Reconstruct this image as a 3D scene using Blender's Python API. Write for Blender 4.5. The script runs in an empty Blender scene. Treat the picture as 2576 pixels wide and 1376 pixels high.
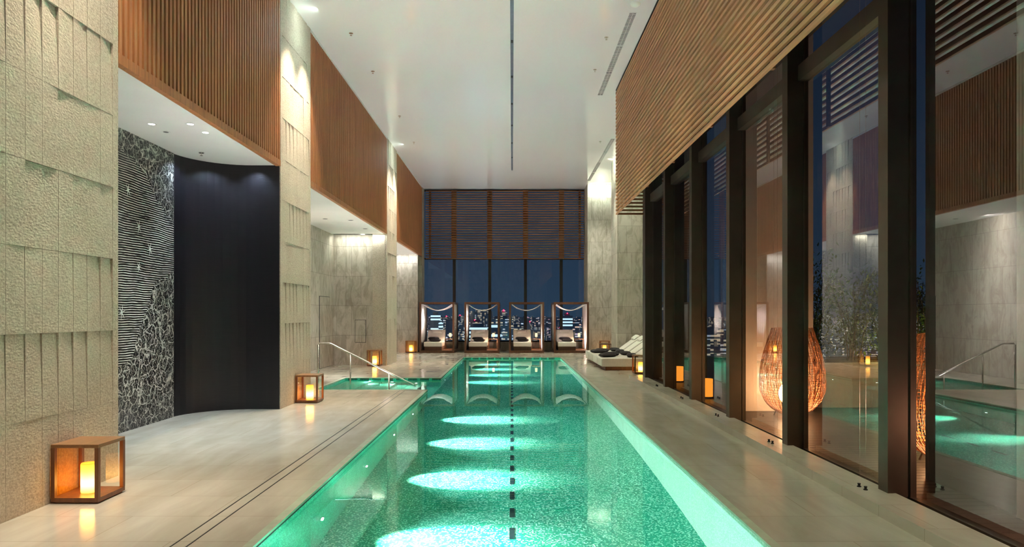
import bpy, bmesh, math, random
from mathutils import Vector, Matrix
R = math.radians
SC = bpy.context.scene
COL = SC.collection

# ------------------------------------------------------------------ camera
cam_d = bpy.data.cameras.new('camera')
cam = bpy.data.objects.new('camera', cam_d); COL.objects.link(cam)
cam_d.sensor_fit = 'HORIZONTAL'; cam_d.sensor_width = 36; cam_d.lens = 24.0
cam.location = (0, 0, 1.6); cam.rotation_euler = (R(90), 0, 0)
cam_d.shift_y = 102 / 2576
cam_d.clip_end = 9000
SC.camera = cam

# ------------------------------------------------------------------ view, world
SC.view_settings.view_transform = 'Standard'; SC.view_settings.look = 'None'
SC.view_settings.exposure = 0.45; SC.view_settings.gamma = 1
SC.view_settings.use_curve_mapping = False
SC.cycles.use_denoising = True
SC.cycles.use_adaptive_sampling = True; SC.cycles.adaptive_threshold = 0.02
SC.cycles.max_bounces = 9; SC.cycles.diffuse_bounces = 3; SC.cycles.glossy_bounces = 5
SC.cycles.transmission_bounces = 6; SC.cycles.transparent_max_bounces = 16
SC.cycles.sample_clamp_indirect = 80.0; SC.cycles.sample_clamp_direct = 0
SC.cycles.caustics_refractive = True; SC.cycles.caustics_reflective = True
SC.cycles.blur_glossy = 1.0

W = bpy.data.worlds.new('night_sky'); SC.world = W; W.use_nodes = True
nt = W.node_tree; bg = nt.nodes['Background']
tc = nt.nodes.new('ShaderNodeTexCoord'); sep = nt.nodes.new('ShaderNodeSeparateXYZ')
rmp = nt.nodes.new('ShaderNodeValToRGB')
nt.links.new(tc.outputs['Generated'], sep.inputs[0]); nt.links.new(sep.outputs['Z'], rmp.inputs[0])
rmp.color_ramp.elements[0].position = 0.0; rmp.color_ramp.elements[0].color = (0.028, 0.056, 0.095, 1)
rmp.color_ramp.elements[1].position = 0.5; rmp.color_ramp.elements[1].color = (0.010, 0.018, 0.038, 1)
e = rmp.color_ramp.elements.new(0.12); e.color = (0.020, 0.043, 0.080, 1)
nt.links.new(rmp.outputs[0], bg.inputs[0]); bg.inputs[1].default_value = .62

# ------------------------------------------------------------------ room numbers
XL, XR = -3.9, 3.365          # face of the left wall, plane of the right glazing
HC = 7.12                     # ceiling
HS = 4.10                     # soffit of the left bays
PX, PY0, PY1 = 1.79, 1.0, 25.2
WZ, PZ = -0.05, -1.5
AX0, AY0, AY1 = -4.18, 14.42, 17.1   # shallow stair alcove of the pool
YF = 30.4

# ------------------------------------------------------------------ lamps helper
def aim(o, d):
    o.rotation_euler = Vector(d).to_track_quat('-Z', 'Y').to_euler()
def lamp(kind, name, loc, watts, color, d=(0, 0, -1), size=60, blend=1.0, rad=0.05, sx=None, sy=None, parent=None):
    l = bpy.data.lights.new(name, kind); l.energy = watts; l.color = color
    if kind == 'SPOT': l.spot_size = R(size); l.spot_blend = blend; l.shadow_soft_size = rad
    elif kind == 'POINT': l.shadow_soft_size = rad
    elif kind == 'AREA': l.shape = 'RECTANGLE'; l.size = sx; l.size_y = sy
    o = bpy.data.objects.new(name, l); COL.objects.link(o)
    o.location = loc; aim(o, d)
    if parent: o.parent = parent
    return o
WARM = (1, .83, .64); NEUT = (1, .83, .66); COOL = (.80, .90, 1.0); AMB = (1, .50, .12); GRN = (.78, 1, .88)

# washers above the stone columns
for y0, y1, p in ((4.9, 6.7, 1.0), (11.5, 13.2, 1.0), (21.3, 23.1, 1.0)):
    ym = (y0 + y1) / 2
    for k in range(2):
        y = y0 + (y1 - y0) * (k + .5) / 2
        lamp('SPOT', 'column_washer', (-3.36, y, 7.02), 620 * p, NEUT, (-.11, 0, -1), 60, 1, .02)
    lamp('SPOT', 'column_floor_spot', (-3.3, ym, 7.02), 420 * p, (1, .90, .80), (.0, 0, -1), 25, 1, .03)
    lamp('AREA', 'column_top_glow', (-3.45, ym, 6.98), 8 * p, (.80, 1, .93), (-1, 0, -.5), sx=.06, sy=1.6)
# added upward fill spots without fixtures, both sides of the pool, brightening the ceiling
for y in (2.4, 8.3, 9.9, 14.8, 17.2, 19.6, 24.8, 27.2):
    lamp('SPOT', 'ceiling_fill_left', (-3.0, y, .03), 170, (1, .86, .92), (.25, 0, 1), 118, 1, .04)
    lamp('SPOT', 'ceiling_fill_right', (2.2, y, .03), 110, (1, .86, .92), (-.25, 0, 1), 112, 1, .04)
# bay lights (downlights in the soffits)
for x, y, w, c in ((-4.74, 8.98, 130, COOL), (-4.23, 8.98, 170, COOL), (-4.22, 9.6, 170, COOL), (-4.75, 10.3, 90, COOL)):
    lamp('SPOT', 'bay_downlight', (x, y, 4.07), w, c, (.05, 0, -1), 74, 1, .04)
for y in (15.0, 18.0, 26.0):
    lamp('SPOT', 'left_floor_spot', (-3.3, y, 7.02), 360, (1, .90, .80), (.0, 0, -1), 28, 1, .03)
lamp('SPOT', 'left_floor_spot', (-3.3, 8.6, 7.02), 300, (.9, .95, 1), (.0, 0, -1), 28, 1, .03)
for x, y, d in ((-5.05, 10.6, (-.1, 0, -1)), (-4.78, 11.05, (-.07, .07, -1)), (-4.30, 11.28, (0, .1, -1))):
    lamp('SPOT', 'bay_wall_spot', (x, y, 4.07), 32, (.60, .74, 1), d, 120, 1, .03)
lamp('AREA', 'bay_wall_washer', (-5.2, 17.2, 4.06), 150, (1, .96, .93), (-.95, 0, -.4), sx=.08, sy=7.6)
lamp('AREA', 'bay_wall_washer', (-4.75, 21.2, 4.06), 12, (.95, 1, .93), (0, .25, -1), sx=1.5, sy=.06)
lamp('AREA', 'bay_wall_washer', (-5.2, 25.8, 4.06), 90, (.93, .95, 1), (-.95, 0, -.4), sx=.08, sy=5)
lamp('AREA', 'bay_wall_washer', (-4.75, 28.3, 4.06), 14, (.93, .95, 1), (0, .25, -1), sx=1.5, sy=.06)
lamp('SPOT', 'bay_downlight', (-4.5, 25.6, 4.06), 220, COOL, (.1, 0, -1), 70, 1, .04)
# spots in the ceiling track, to both sides
for y in (1.5, 4.5, 7.5, 10.5, 13.5, 16.5, 19.5, 22.5, 25.5):
    lamp('SPOT', 'track_spot', (0, y, 7.08), 130, WARM, (-.46, 0, -1), 52, 1, .05)
    lamp('SPOT', 'track_spot', (0, y, 7.08), 230, (.97, 1, .70), (.42, 0, -1), 62, 1, .05)
# washers on the far stone walls
lamp('AREA', 'far_washer', (3.75, 28.5, 6.95), 16, (.85, 1, .86), (0, 1, -.9), sx=.9, sy=.08)
lamp('AREA', 'far_washer', (3.3, 24.3, 6.95), 14, (.90, 1, .86), (1, 0, -.9), sx=.08, sy=1.2)
lamp('SPOT', 'far_washer', (2.6, 23.2, 7.0), 420, (.95, 1, .86), (.40, .12, -1), 70, 1, .05)
lamp('SPOT', 'far_washer', (3.6, 26.6, 7.0), 420, (.95, 1, .88), (0, .40, -1), 75, 1, .05)
lamp('AREA', 'far_washer', (4.1, 23.1, 6.95), 12, (.92, 1, .8), (0, 1, -.9), sx=.9, sy=.08)
lamp('SPOT', 'far_washer', (3.6, 20.6, 6.95), 300, (1, .93, .75), (0, 0, -1), 60, 1, .05)
for x in (-3.0, -1.2, .6, 2.4):
    lamp('SPOT', 'far_downlight', (x, 26.6, 7.05), 300, WARM, (0, .12, -1), 50, 1, .05)

# ------------------------------------------------------------------ materials
def mat(name):
    m = bpy.data.materials.new(name); m.use_nodes = True
    return m, m.node_tree, m.node_tree.nodes['Principled BSDF']
def N(nt, t, **kw):
    n = nt.nodes.new('ShaderNode' + t)
    for k, v in kw.items():
        if k.startswith('i_'):
            key = k[2:]; key = int(key) if key.isdigit() else key.replace('_', ' ')
            n.inputs[key].default_value = v
        else: setattr(n, k, v)
    return n
def L(nt, a, b): nt.links.new(a, b)
def ramp(nt, src, stops, interp='LINEAR'):
    r = N(nt, 'ValToRGB'); cr = r.color_ramp; cr.interpolation = interp
    while len(cr.elements) < len(stops): cr.elements.new(.5)
    for e, (p, c) in zip(cr.elements, stops):
        e.position = p; e.color = (c[0], c[1], c[2], 1) if hasattr(c, '__len__') else (c, c, c, 1)
    L(nt, src, r.inputs[0]); return r.outputs[0]
def math_(nt, op, a, b=None, c=None):
    n = N(nt, 'Math', operation=op)
    for i, v in enumerate((a, b, c)):
        if v is None: continue
        if isinstance(v, (int, float)): n.inputs[i].default_value = v
        else: L(nt, v, n.inputs[i])
    return n.outputs[0]
def bump(nt, b, h, strength, dist):
    n = N(nt, 'Bump'); n.inputs['Strength'].default_value = strength; n.inputs['Distance'].default_value = dist
    L(nt, h, n.inputs['Height']); L(nt, n.outputs[0], b.inputs['Normal'])
def coords(nt, scale=(1, 1, 1), kind='pos'):
    g = N(nt, 'NewGeometry').outputs['Position'] if kind == 'pos' else N(nt, 'TexCoord').outputs['Object']
    m = N(nt, 'Mapping'); m.inputs['Scale'].default_value = scale; L(nt, g, m.inputs[0]); return m.outputs[0]
def noise(nt, v, scale, detail=4, rough=.5, dist=0):
    n = N(nt, 'TexNoise'); n.inputs['Scale'].default_value = scale; n.inputs['Detail'].default_value = detail
    n.inputs['Roughness'].default_value = rough; n.inputs['Distortion'].default_value = dist
    L(nt, v, n.inputs['Vector']); return n.outputs[0]
def mixc(nt, f, a, b, mode='MIX'):
    n = N(nt, 'Mix', data_type='RGBA', blend_type=mode)
    for s, v in ((0, f), (6, a), (7, b)):
        if isinstance(v, (int, float)): n.inputs[s].default_value = v
        elif isinstance(v, tuple): n.inputs[s].default_value = (*v, 1)
        else: L(nt, v, n.inputs[s])
    return n.outputs[2]
def plain(name, c, rough=.5, metal=0, var=.08, scale=8, spec=.5):
    m, nt, b = mat(name)
    v = coords(nt, kind='obj'); n = noise(nt, v, scale)
    lo = tuple(x * (1 - var) for x in c); hi = tuple(min(1, x * (1 + var)) for x in c)
    L(nt, ramp(nt, n, [(.3, lo), (.7, hi)]), b.inputs['Base Color'])
    b.inputs['Roughness'].default_value = rough; b.inputs['Metallic'].default_value = metal
    b.inputs['Specular IOR Level'].default_value = spec
    return m
def emis(name, c, s):
    m = bpy.data.materials.new(name); m.use_nodes = True; nt = m.node_tree
    nt.nodes.clear(); o = N(nt, 'OutputMaterial'); e = N(nt, 'Emission'); e.inputs[0].default_value = (*c, 1); e.inputs[1].default_value = s
    L(nt, e.outputs[0], o.inputs[0]); return m
M = {}
def rough_stone():
    m, nt, b = mat('hammered_limestone'); p = coords(nt)
    big = noise(nt, p, 1.3, 5, .6); fine = noise(nt, p, 55, 3, .6)
    base = ramp(nt, big, [(.25, (.45, .385, .29)), (.75, (.63, .55, .43))])
    L(nt, mixc(nt, .28, base, ramp(nt, fine, [(.35, (.20, .16, .10)), (.6, (.8, .75, .62))]), 'MIX'), b.inputs['Base Color'])
    v = N(nt, 'TexVoronoi', feature='SMOOTH_F1'); v.inputs['Scale'].default_value = 42; L(nt, coords(nt, (1, .7, 1.5)), v.inputs['Vector'])
    h = math_(nt, 'ADD', v.outputs['Distance'], math_(nt, 'MULTIPLY', fine, 1.2))
    bump(nt, b, h, .55, .006); b.inputs['Roughness'].default_value = .85; return m
M['rough'] = rough_stone()
def smooth_stone():
    m, nt, b = mat('honed_limestone'); p = coords(nt)
    big = noise(nt, p, 1.1, 8, .65, .6); vein = noise(nt, coords(nt, (1, 1, .35)), 4, 8, .7, 1.5)
    br = N(nt, 'TexBrick', offset=.37, squash=1.0)
    sx = N(nt, 'SeparateXYZ'); L(nt, p, sx.inputs[0]); cx = N(nt, 'CombineXYZ')
    L(nt, math_(nt, 'ADD', sx.outputs[0], sx.outputs[1]), cx.inputs[0]); L(nt, sx.outputs[2], cx.inputs[1]); L(nt, cx.outputs[0], br.inputs[0])
    for k, v in (('Scale', 1), ('Mortar Size', .0035), ('Brick Width', .47), ('Row Height', .93), ('Mortar Smooth', 0), ('Bias', 0)): br.inputs[k].default_value = v
    br.inputs['Color1'].default_value = (.85, .84, .82, 1); br.inputs['Color2'].default_value = (1, 1, .98, 1); br.inputs['Mortar'].default_value = (.35, .32, .28, 1)
    base = ramp(nt, big, [(.28, (.36, .32, .24)), (.5, (.52, .47, .38)), (.75, (.62, .57, .48))])
    base = mixc(nt, .35, base, ramp(nt, vein, [(.42, (.25, .21, .15)), (.55, (.66, .62, .55))]))
    L(nt, mixc(nt, 1.0, base, br.outputs['Color'], 'MULTIPLY'), b.inputs['Base Color'])
    b.inputs['Roughness'].default_value = .6; return m
M['stone'] = smooth_stone()
def floor_stone():
    m, nt, b = mat('polished_floor_stone'); p = coords(nt)
    br = N(nt, 'TexBrick', offset=.5)
    for k, v in (('Scale', 1), ('Mortar Size', .0022), ('Brick Width', 1.2), ('Row Height', .60), ('Mortar Smooth', 0)): br.inputs[k].default_value = v
    L(nt, p, br.inputs[0])
    br.inputs['Color1'].default_value = (.93, .93, .92, 1); br.inputs['Color2'].default_value = (1, 1, 1, 1); br.inputs['Mortar'].default_value = (.62, .59, .52, 1)
    big = noise(nt, coords(nt, (2.2, .5, 1)), 1.4, 6, .6, .5)
    base = ramp(nt, big, [(.3, (.46, .43, .34)), (.7, (.60, .57, .47))])
    L(nt, mixc(nt, 1.0, base, br.outputs['Color'], 'MULTIPLY'), b.inputs['Base Color'])
    r = ramp(nt, noise(nt, p, 2.5, 4), [(.3, .12), (.7, .20)]); L(nt, r, b.inputs['Roughness'])
    return m
M['floor'] = floor_stone()
M['coping'] = plain('pool_coping_stone', (.50, .58, .44), .25)
M['slot'] = plain('dark_slot', (.012, .016, .012), .6)
M['ceiling'] = (lambda: (lambda t: (t[2].inputs['Base Color'].__setattr__('default_value', (.80, .79, .76, 1)), t[2].inputs['Roughness'].__setattr__('default_value', .11), t[2].inputs['Specular IOR Level'].__setattr__('default_value', .9), t[0])[-1])(mat('satin_stretch_ceiling')))()
M['white'] = plain('matte_white_plaster', (.78, .76, .72), .6, 0, .02, 2)
def wood(name, c, rough=.5, axis=2):
    m, nt, b = mat(name); s = [14, 14, 14]; s[axis] = .8
    n = noise(nt, coords(nt, tuple(s)), 1.5, 5, .6, .4)
    L(nt, ramp(nt, n, [(.3, tuple(x * .68 for x in c)), (.7, tuple(x * 1.2 for x in c))]), b.inputs['Base Color'])
    b.inputs['Roughness'].default_value = rough; return m
M['wood_v'] = wood('vertical_slat_wood', (.46, .185, .065), .5, 2)
M['wood_y'] = wood('horizontal_slat_wood', (.54, .27, .12), .5, 1)
M['wood_x'] = wood('louvre_wood', (.30, .13, .05), .4, 0)
M['wood_dk'] = wood('dark_cabana_wood', (.10, .042, .018), .4, 2)
M['wood_lan'] = wood('lantern_wood', (.22, .085, .032), .35, 2)
M['wood_top'] = wood('lantern_top_wood', (.30, .15, .06), .3, 1)
M['back_dk'] = plain('dark_backing', (.030, .012, .006), .8)
M['bronze'] = plain('dark_bronze', (.10, .080, .058), .38, .75, .1, 3)
M['black'] = plain('black_metal', (.012, .012, .012), .45, .2)
M['steel'] = plain('brushed_steel', (.75, .73, .68), .25, 1)
M['fabric'] = plain('cream_fabric', (.70, .66, .58), .9, 0, .05, 20)
M['curtain'] = plain('white_curtain', (.80, .76, .74), .9, 0, .03, 20)
M['cushion'] = plain('charcoal_cushion', (.022, .018, .018), .85, 0, .3, 30)
M['vent'] = plain('vent_grey', (.06, .06, .06), .6)
M['deckwood'] = wood('terrace_board', (.030, .016, .011), .4, 0)
M['pale'] = plain('pale_render', (.62, .56, .50), .7, 0, .05, 2)
M['darkwall'] = plain('dark_wall_panel', (.035, .028, .025), .5, 0, .1, 1)
M['planter'] = plain('pale_planter', (.40, .38, .33), .6)
M['soil'] = plain('dark_soil', (.03, .02, .012), .95, 0, .4, 20)
M['leaf'] = plain('green_leaf', (.07, .14, .03), .5, 0, .5, 5)
M['bark'] = plain('bark', (.09, .06, .04), .8)
M['wicker'] = plain('wicker_strand', (.42, .17, .06), .5)
M['spotglow'] = emis('downlight_lens', (1, .97, .92), 9)
M['poolglow'] = emis('pool_lamp_lens', (.92, 1, .97), 30)
M['globe'] = emis('globe_glow', (1, .55, .24), 52)
M['orange'] = emis('candle_jar_glow', (1, .32, .03), 1.6)
M['lampshade'] = emis('small_lamp_glow', (1, .75, .38), 1.3)
M['red'] = emis('red_beacon', (1, .02, .06), 6)
def candle():
    m = bpy.data.materials.new('candle_wax_glow'); m.use_nodes = True; nt = m.node_tree; b = nt.nodes['Principled BSDF']
    z = N(nt, 'SeparateXYZ'); L(nt, N(nt, 'TexCoord').outputs['Generated'], z.inputs[0])
    b.inputs['Base Color'].default_value = (.8, .6, .3, 1)
    L(nt, ramp(nt, z.outputs[2], [(0, (1, .40, .04)), (.35, (1, .50, .10)), (.75, (1, .38, .03)), (1, (1, .34, .02))]), b.inputs['Emission Color'])
    b.inputs['Emission Strength'].default_value = 1.0
    L(nt, ramp(nt, z.outputs[2], [(0, .30), (.3, 1), (.7, .45), (1, .12)]), mx_ := N(nt, 'Math', operation='MULTIPLY').inputs[0]); mx_.node.inputs[1].default_value = 12
    L(nt, mx_.node.outputs[0], b.inputs['Emission Strength']); return m
M['candle'] = candle()
def glass(name, ior, tint=(1, 1, 1), boost=1.0):
    m = bpy.data.materials.new(name); m.use_nodes = True; nt = m.node_tree; nt.nodes.clear()
    o = N(nt, 'OutputMaterial'); t = N(nt, 'BsdfTransparent'); g = N(nt, 'BsdfGlossy'); x = N(nt, 'MixShader'); f = N(nt, 'Fresnel')
    t.inputs[0].default_value = (*tint, 1); g.inputs['Roughness'].default_value = 0.0; f.inputs[0].default_value = ior
    fac = math_(nt, 'MINIMUM', math_(nt, 'MULTIPLY', f.outputs[0], boost), 1.0)
    # both faces behave alike: the pane is a thin sheet
    gm = N(nt, 'NewGeometry'); vm = N(nt, 'VectorMath', operation='DOT_PRODUCT'); L(nt, gm.outputs['Normal'], vm.inputs[0]); L(nt, gm.outputs['Incoming'], vm.inputs[1])
    c = math_(nt, 'ABSOLUTE', vm.outputs['Value'])
    sch = math_(nt, 'ADD', math_(nt, 'MULTIPLY', math_(nt, 'POWER', math_(nt, 'SUBTRACT', 1.0, c), 5.0), 1 - ior), ior)
    L(nt, sch, x.inputs[0]); L(nt, t.outputs[0], x.inputs[1]); L(nt, g.outputs[0], x.inputs[2]); L(nt, x.outputs[0], o.inputs[0])
    nt.nodes.remove(f)
    return m
M['glass_r'] = glass('coated_facade_glass', .25, (.78, .78, .80))
M['glass_f'] = glass('clear_end_glass', .07, (.9, .95, 1))
M['glass_a'] = glass('amber_lantern_glass', .08, (1, .72, .20))
M['glass_l'] = glass('lantern_glass', .06, (.97, .95, .9))
def water():
    m = bpy.data.materials.new('pool_water'); m.use_nodes = True; nt = m.node_tree; nt.nodes.clear()
    o = N(nt, 'OutputMaterial'); g = N(nt, 'BsdfGlass'); g.inputs['IOR'].default_value = 1.33; g.inputs['Roughness'].default_value = 0
    g.inputs['Color'].default_value = (.74, 1, .96, 1)
    n = noise(nt, coords(nt, (1, .6, 1)), 1.6, 2, .4); b = N(nt, 'Bump'); b.inputs['Strength'].default_value = .25; b.inputs['Distance'].default_value = .004
    L(nt, n, b.inputs['Height']); L(nt, b.outputs[0], g.inputs['Normal']); L(nt, g.outputs[0], o.inputs[0]); return m
M['water'] = water()
def mosaic(name, lo, mid, hi):
    m, nt, b = mat(name); p = coords(nt, (1, 1, 1)); s = N(nt, 'VectorMath', operation='SNAP'); s.inputs[1].default_value = (.014, .014, .014); L(nt, p, s.inputs[0])
    w = N(nt, 'TexWhiteNoise'); L(nt, s.outputs[0], w.inputs[0])
    L(nt, ramp(nt, w.outputs[0], [(0, lo), (.35, mid), (.72, mid), (.8, hi), (1, hi)]), b.inputs['Base Color'])
    b.inputs['Roughness'].default_value = .3; return m
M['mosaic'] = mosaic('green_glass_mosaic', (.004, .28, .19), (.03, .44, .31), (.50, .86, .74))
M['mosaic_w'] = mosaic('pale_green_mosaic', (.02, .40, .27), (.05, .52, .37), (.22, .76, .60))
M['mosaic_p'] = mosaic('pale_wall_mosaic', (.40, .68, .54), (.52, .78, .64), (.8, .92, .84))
M['lane'] = plain('dark_lane_tile', (.01, .03, .04), .3)
M['black_panel'] = None
def panel_dark():
    m, nt, b = mat('dark_textured_panel'); n = math_(nt, 'ADD', math_(nt, 'MULTIPLY', noise(nt, coords(nt, (1, 1, 22)), 4, 6, .7), .6), math_(nt, 'MULTIPLY', noise(nt, coords(nt, (3, 3, .05)), 2, 3, .6), .4))
    L(nt, ramp(nt, n, [(.3, (.006, .006, .008)), (.7, (.018, .016, .019))]), b.inputs['Base Color'])
    bump(nt, b, n, .5, .006); b.inputs['Roughness'].default_value = .33; b.inputs['Specular IOR Level'].default_value = .5; return m
M['black_panel'] = panel_dark()
def mural():
    m, nt, b = mat('mosaic_mural'); p = coords(nt); s = N(nt, 'SeparateXYZ'); L(nt, p, s.inputs[0]); y, z = s.outputs[1], s.outputs[2]
    def curve(pts):
        c = N(nt, 'FloatCurve'); cv = c.mapping.curves[0]
        xs = [((a - 6.76) / 4.0, h / 4.2) for a, h in pts]
        cv.points[0].location = xs[0]; cv.points[1].location = xs[-1]
        for q in xs[1:-1]: cv.points.new(*q)
        c.mapping.update(); L(nt, math_(nt, 'DIVIDE', math_(nt, 'SUBTRACT', y, 6.76), 4.0), c.inputs['Value'])
        return math_(nt, 'MULTIPLY', c.outputs[0], 4.2)
    jag = math_(nt, 'MULTIPLY', math_(nt, 'SUBTRACT', noise(nt, p, 7, 4, .7), .5), .35)
    up = curve([(6.76, 3.95), (9.17, 3.82), (9.8, 3.6), (10.1, 3.3), (10.64, 3.02)])
    lo = curve([(6.76, .5), (9.17, .88), (9.42, .95), (9.6, 1.3), (9.85, 1.65), (10.1, 2.1), (10.3, 2.12), (10.6, 2.25)])
    inr = math_(nt, 'MAXIMUM', math_(nt, 'GREATER_THAN', math_(nt, 'ADD', z, jag), up), math_(nt, 'LESS_THAN', math_(nt, 'ADD', z, jag), lo))
    wav = math_(nt, 'MULTIPLY', noise(nt, coords(nt, (.1, .8, .8)), 2.0, 2), .06)
    ln = math_(nt, 'SINE', math_(nt, 'MULTIPLY', math_(nt, 'ADD', z, wav), 2 * math.pi / .033))
    gate = noise(nt, coords(nt, (1, 2.2, 30)), 2.4, 3)
    lines = math_(nt, 'MULTIPLY', math_(nt, 'GREATER_THAN', ln, .38), ramp(nt, gate, [(.34, .25), (.5, 1)]))
    dn = N(nt, 'TexNoise'); dn.inputs['Scale'].default_value = 5; dn.inputs['Detail'].default_value = 3; L(nt, p, dn.inputs['Vector'])
    wp = N(nt, 'VectorMath', operation='MULTIPLY_ADD'); L(nt, dn.outputs['Color'], wp.inputs[0]); wp.inputs[1].default_value = (.35, .35, .35); L(nt, p, wp.inputs[2])
    sc = N(nt, 'Mapping'); sc.inputs['Scale'].default_value = (1, 8.5, 6); L(nt, wp.outputs[0], sc.inputs[0])
    vo = N(nt, 'TexVoronoi', feature='DISTANCE_TO_EDGE'); vo.inputs['Scale'].default_value = 1.0; L(nt, sc.outputs[0], vo.inputs['Vector'])
    edge = ramp(nt, vo.outputs['Distance'], [(0.01, 1), (.06, .0)])
    ct = math_(nt, 'SINE', math_(nt, 'MULTIPLY', noise(nt, coords(nt, (1, 1.6, .9)), 6, 5, .6), 60))
    rock = math_(nt, 'MAXIMUM', edge, math_(nt, 'MULTIPLY', math_(nt, 'GREATER_THAN', ct, .72), .55))
    f = N(nt, 'Mix'); L(nt, inr, f.inputs[0]); L(nt, lines, f.inputs[2]); L(nt, rock, f.inputs[3])
    L(nt, mixc(nt, f.outputs[0], (.008, .008, .008), (.56, .54, .47)), b.inputs['Base Color']); b.inputs['Roughness'].default_value = .4
    return m
M['mural'] = mural()
def city(name, kind):
    m, nt, b = mat(name); p = coords(nt); s = N(nt, 'VectorMath', operation='SNAP')
    s.inputs[1].default_value = {'grid': (2.4, 2.4, 3.4), 'stripe': (60, 60, 4.0), 'far': (9, 9, 5)}[kind]; L(nt, p, s.inputs[0])
    w = N(nt, 'TexWhiteNoise'); L(nt, s.outputs[0], w.inputs[0])
    fr = N(nt, 'VectorMath', operation='MODULO'); fr.inputs[1].default_value = s.inputs[1].default_value
    ad = N(nt, 'VectorMath', operation='ADD'); ad.inputs[1].default_value = (6000, 6000, 3600); L(nt, p, ad.inputs[0]); L(nt, ad.outputs[0], fr.inputs[0])
    sp = N(nt, 'SeparateXYZ'); L(nt, fr.outputs[0], sp.inputs[0])
    band = math_(nt, 'GREATER_THAN', math_(nt, 'DIVIDE', sp.outputs[2], s.inputs[1].default_value[2]), .45)
    thr = {'grid': .70, 'stripe': .30, 'far': .82}[kind]
    on = math_(nt, 'MULTIPLY', math_(nt, 'GREATER_THAN', w.outputs[0], thr), band)
    nz = N(nt, 'Separate' + 'XYZ'); L(nt, N(nt, 'NewGeometry').outputs['Normal'], nz.inputs[0])
    on = math_(nt, 'MULTIPLY', on, math_(nt, 'LESS_THAN', math_(nt, 'ABSOLUTE', nz.outputs[2]), .5))
    cs = {'grid': [(0, (.5, .8, .85)), (.5, (1, .75, .4)), (1, (.55, .75, 1))], 'stripe': [(0, (.6, .9, 1)), (1, (.7, .95, 1))], 'far': [(0, (.6, .8, 1)), (.5, (1, .6, .4)), (.8, (.7, .85, 1)), (1, (1, .15, .25))]}[kind]
    L(nt, ramp(nt, w.outputs[1], cs), b.inputs['Emission Color'])
    L(nt, math_(nt, 'MULTIPLY', on, {'grid': .5, 'stripe': .8, 'far': .6}[kind]), b.inputs['Emission Strength'])
    b.inputs['Base Color'].default_value = (.30, .42, .52, 1); b.inputs['Roughness'].default_value = .9  # night haze over the buildings is put into this lighter blue base
    return m
for k in ('grid', 'stripe', 'far'): M['city_' + k] = city('city_' + k, k)

# ------------------------------------------------------------------ mesh helpers
class MB:
    def __init__(s): s.v = []; s.f = []; s.mi = []; s.cur = 0
    def quad(s, a, b, c, d):
        n = len(s.v); s.v += [a, b, c, d]; s.f.append((n, n + 1, n + 2, n + 3)); s.mi.append(s.cur)
    def box(s, x0, x1, y0, y1, z0, z1, mx=None):
        n = len(s.v); P = [(x, y, z) for z in (z0, z1) for y in (y0, y1) for x in (x0, x1)]
        if mx is not None: P = [tuple(mx @ Vector(p)) for p in P]
        s.v += P
        for f in ((0, 2, 3, 1), (4, 5, 7, 6), (0, 1, 5, 4), (2, 6, 7, 3), (0, 4, 6, 2), (1, 3, 7, 5)):
            s.f.append(tuple(n + i for i in f)); s.mi.append(s.cur)
    def tube(s, pts, r, seg=8, caps=True):
        pts = [Vector(p) for p in pts]; rings = []
        for i, p in enumerate(pts):
            t = (pts[min(i + 1, len(pts) - 1)] - pts[max(i - 1, 0)]).normalized()
            u = t.cross(Vector((0, 0, 1)) if abs(t.z) < .9 else Vector((1, 0, 0))).normalized(); w = t.cross(u)
            n = len(s.v); rr = r[i] if hasattr(r, '__len__') else r
            for k in range(seg):
                a = 2 * math.pi * k / seg; s.v.append(tuple(p + (u * math.cos(a) + w * math.sin(a)) * rr))
            rings.append(n)
        for a, b in zip(rings, rings[1:]):
            for k in range(seg):
                s.f.append((a + k, a + (k + 1) % seg, b + (k + 1) % seg, b + k)); s.mi.append(s.cur)
        if caps:
            s.f.append(tuple(rings[0] + k for k in range(seg))[::-1]); s.mi.append(s.cur)
            s.f.append(tuple(rings[-1] + k for k in range(seg))); s.mi.append(s.cur)
    def lathe(s, prof, c=(0, 0, 0), seg=24):
        n0 = len(s.v)
        for r, z in prof:
            for k in range(seg):
                a = 2 * math.pi * k / seg; s.v.append((c[0] + r * math.cos(a), c[1] + r * math.sin(a), c[2] + z))
        for i in range(len(prof) - 1):
            for k in range(seg):
                a, b = n0 + i * seg, n0 + (i + 1) * seg
                s.f.append((a + k, a + (k + 1) % seg, b + (k + 1) % seg, b + k)); s.mi.append(s.cur)
    def build(s, name, m, parent=None, smooth=False, bevel=0, subs=0):
        me = bpy.data.meshes.new(name); me.from_pydata(s.v, [], s.f); me.update()
        for q in (m if isinstance(m, (list, tuple)) else [m]): me.materials.append(q)
        if isinstance(m, (list, tuple)): me.polygons.foreach_set('material_index', s.mi)
        if smooth: me.polygons.foreach_set('use_smooth', [True] * len(me.polygons))
        o = bpy.data.objects.new(name, me); COL.objects.link(o)
        if bevel:
            bv = o.modifiers.new('bevel', 'BEVEL'); bv.width = bevel; bv.segments = 3; bv.limit_method = 'ANGLE'
        if subs:
            sb = o.modifiers.new('subd', 'SUBSURF'); sb.levels = subs; sb.render_levels = subs
        if parent: o.parent = parent
        return o
def box(*a):
    m = MB(); m.box(*a); return m
def boxes(*L_):
    m = MB()
    for a in L_: m.box(*a)
    return m
def struct(o): o['kind'] = 'structure'; return o
def tag(o, label, cat, group=None, kind=None):
    o['label'] = label; o['category'] = cat
    if group: o['group'] = group
    if kind: o['kind'] = kind
    return o
def empty(name, loc=(0, 0, 0), rz=0):
    o = bpy.data.objects.new(name, None); COL.objects.link(o); o.location = loc; o.rotation_euler = (0, 0, rz); o.empty_display_size = .1; return o
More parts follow.
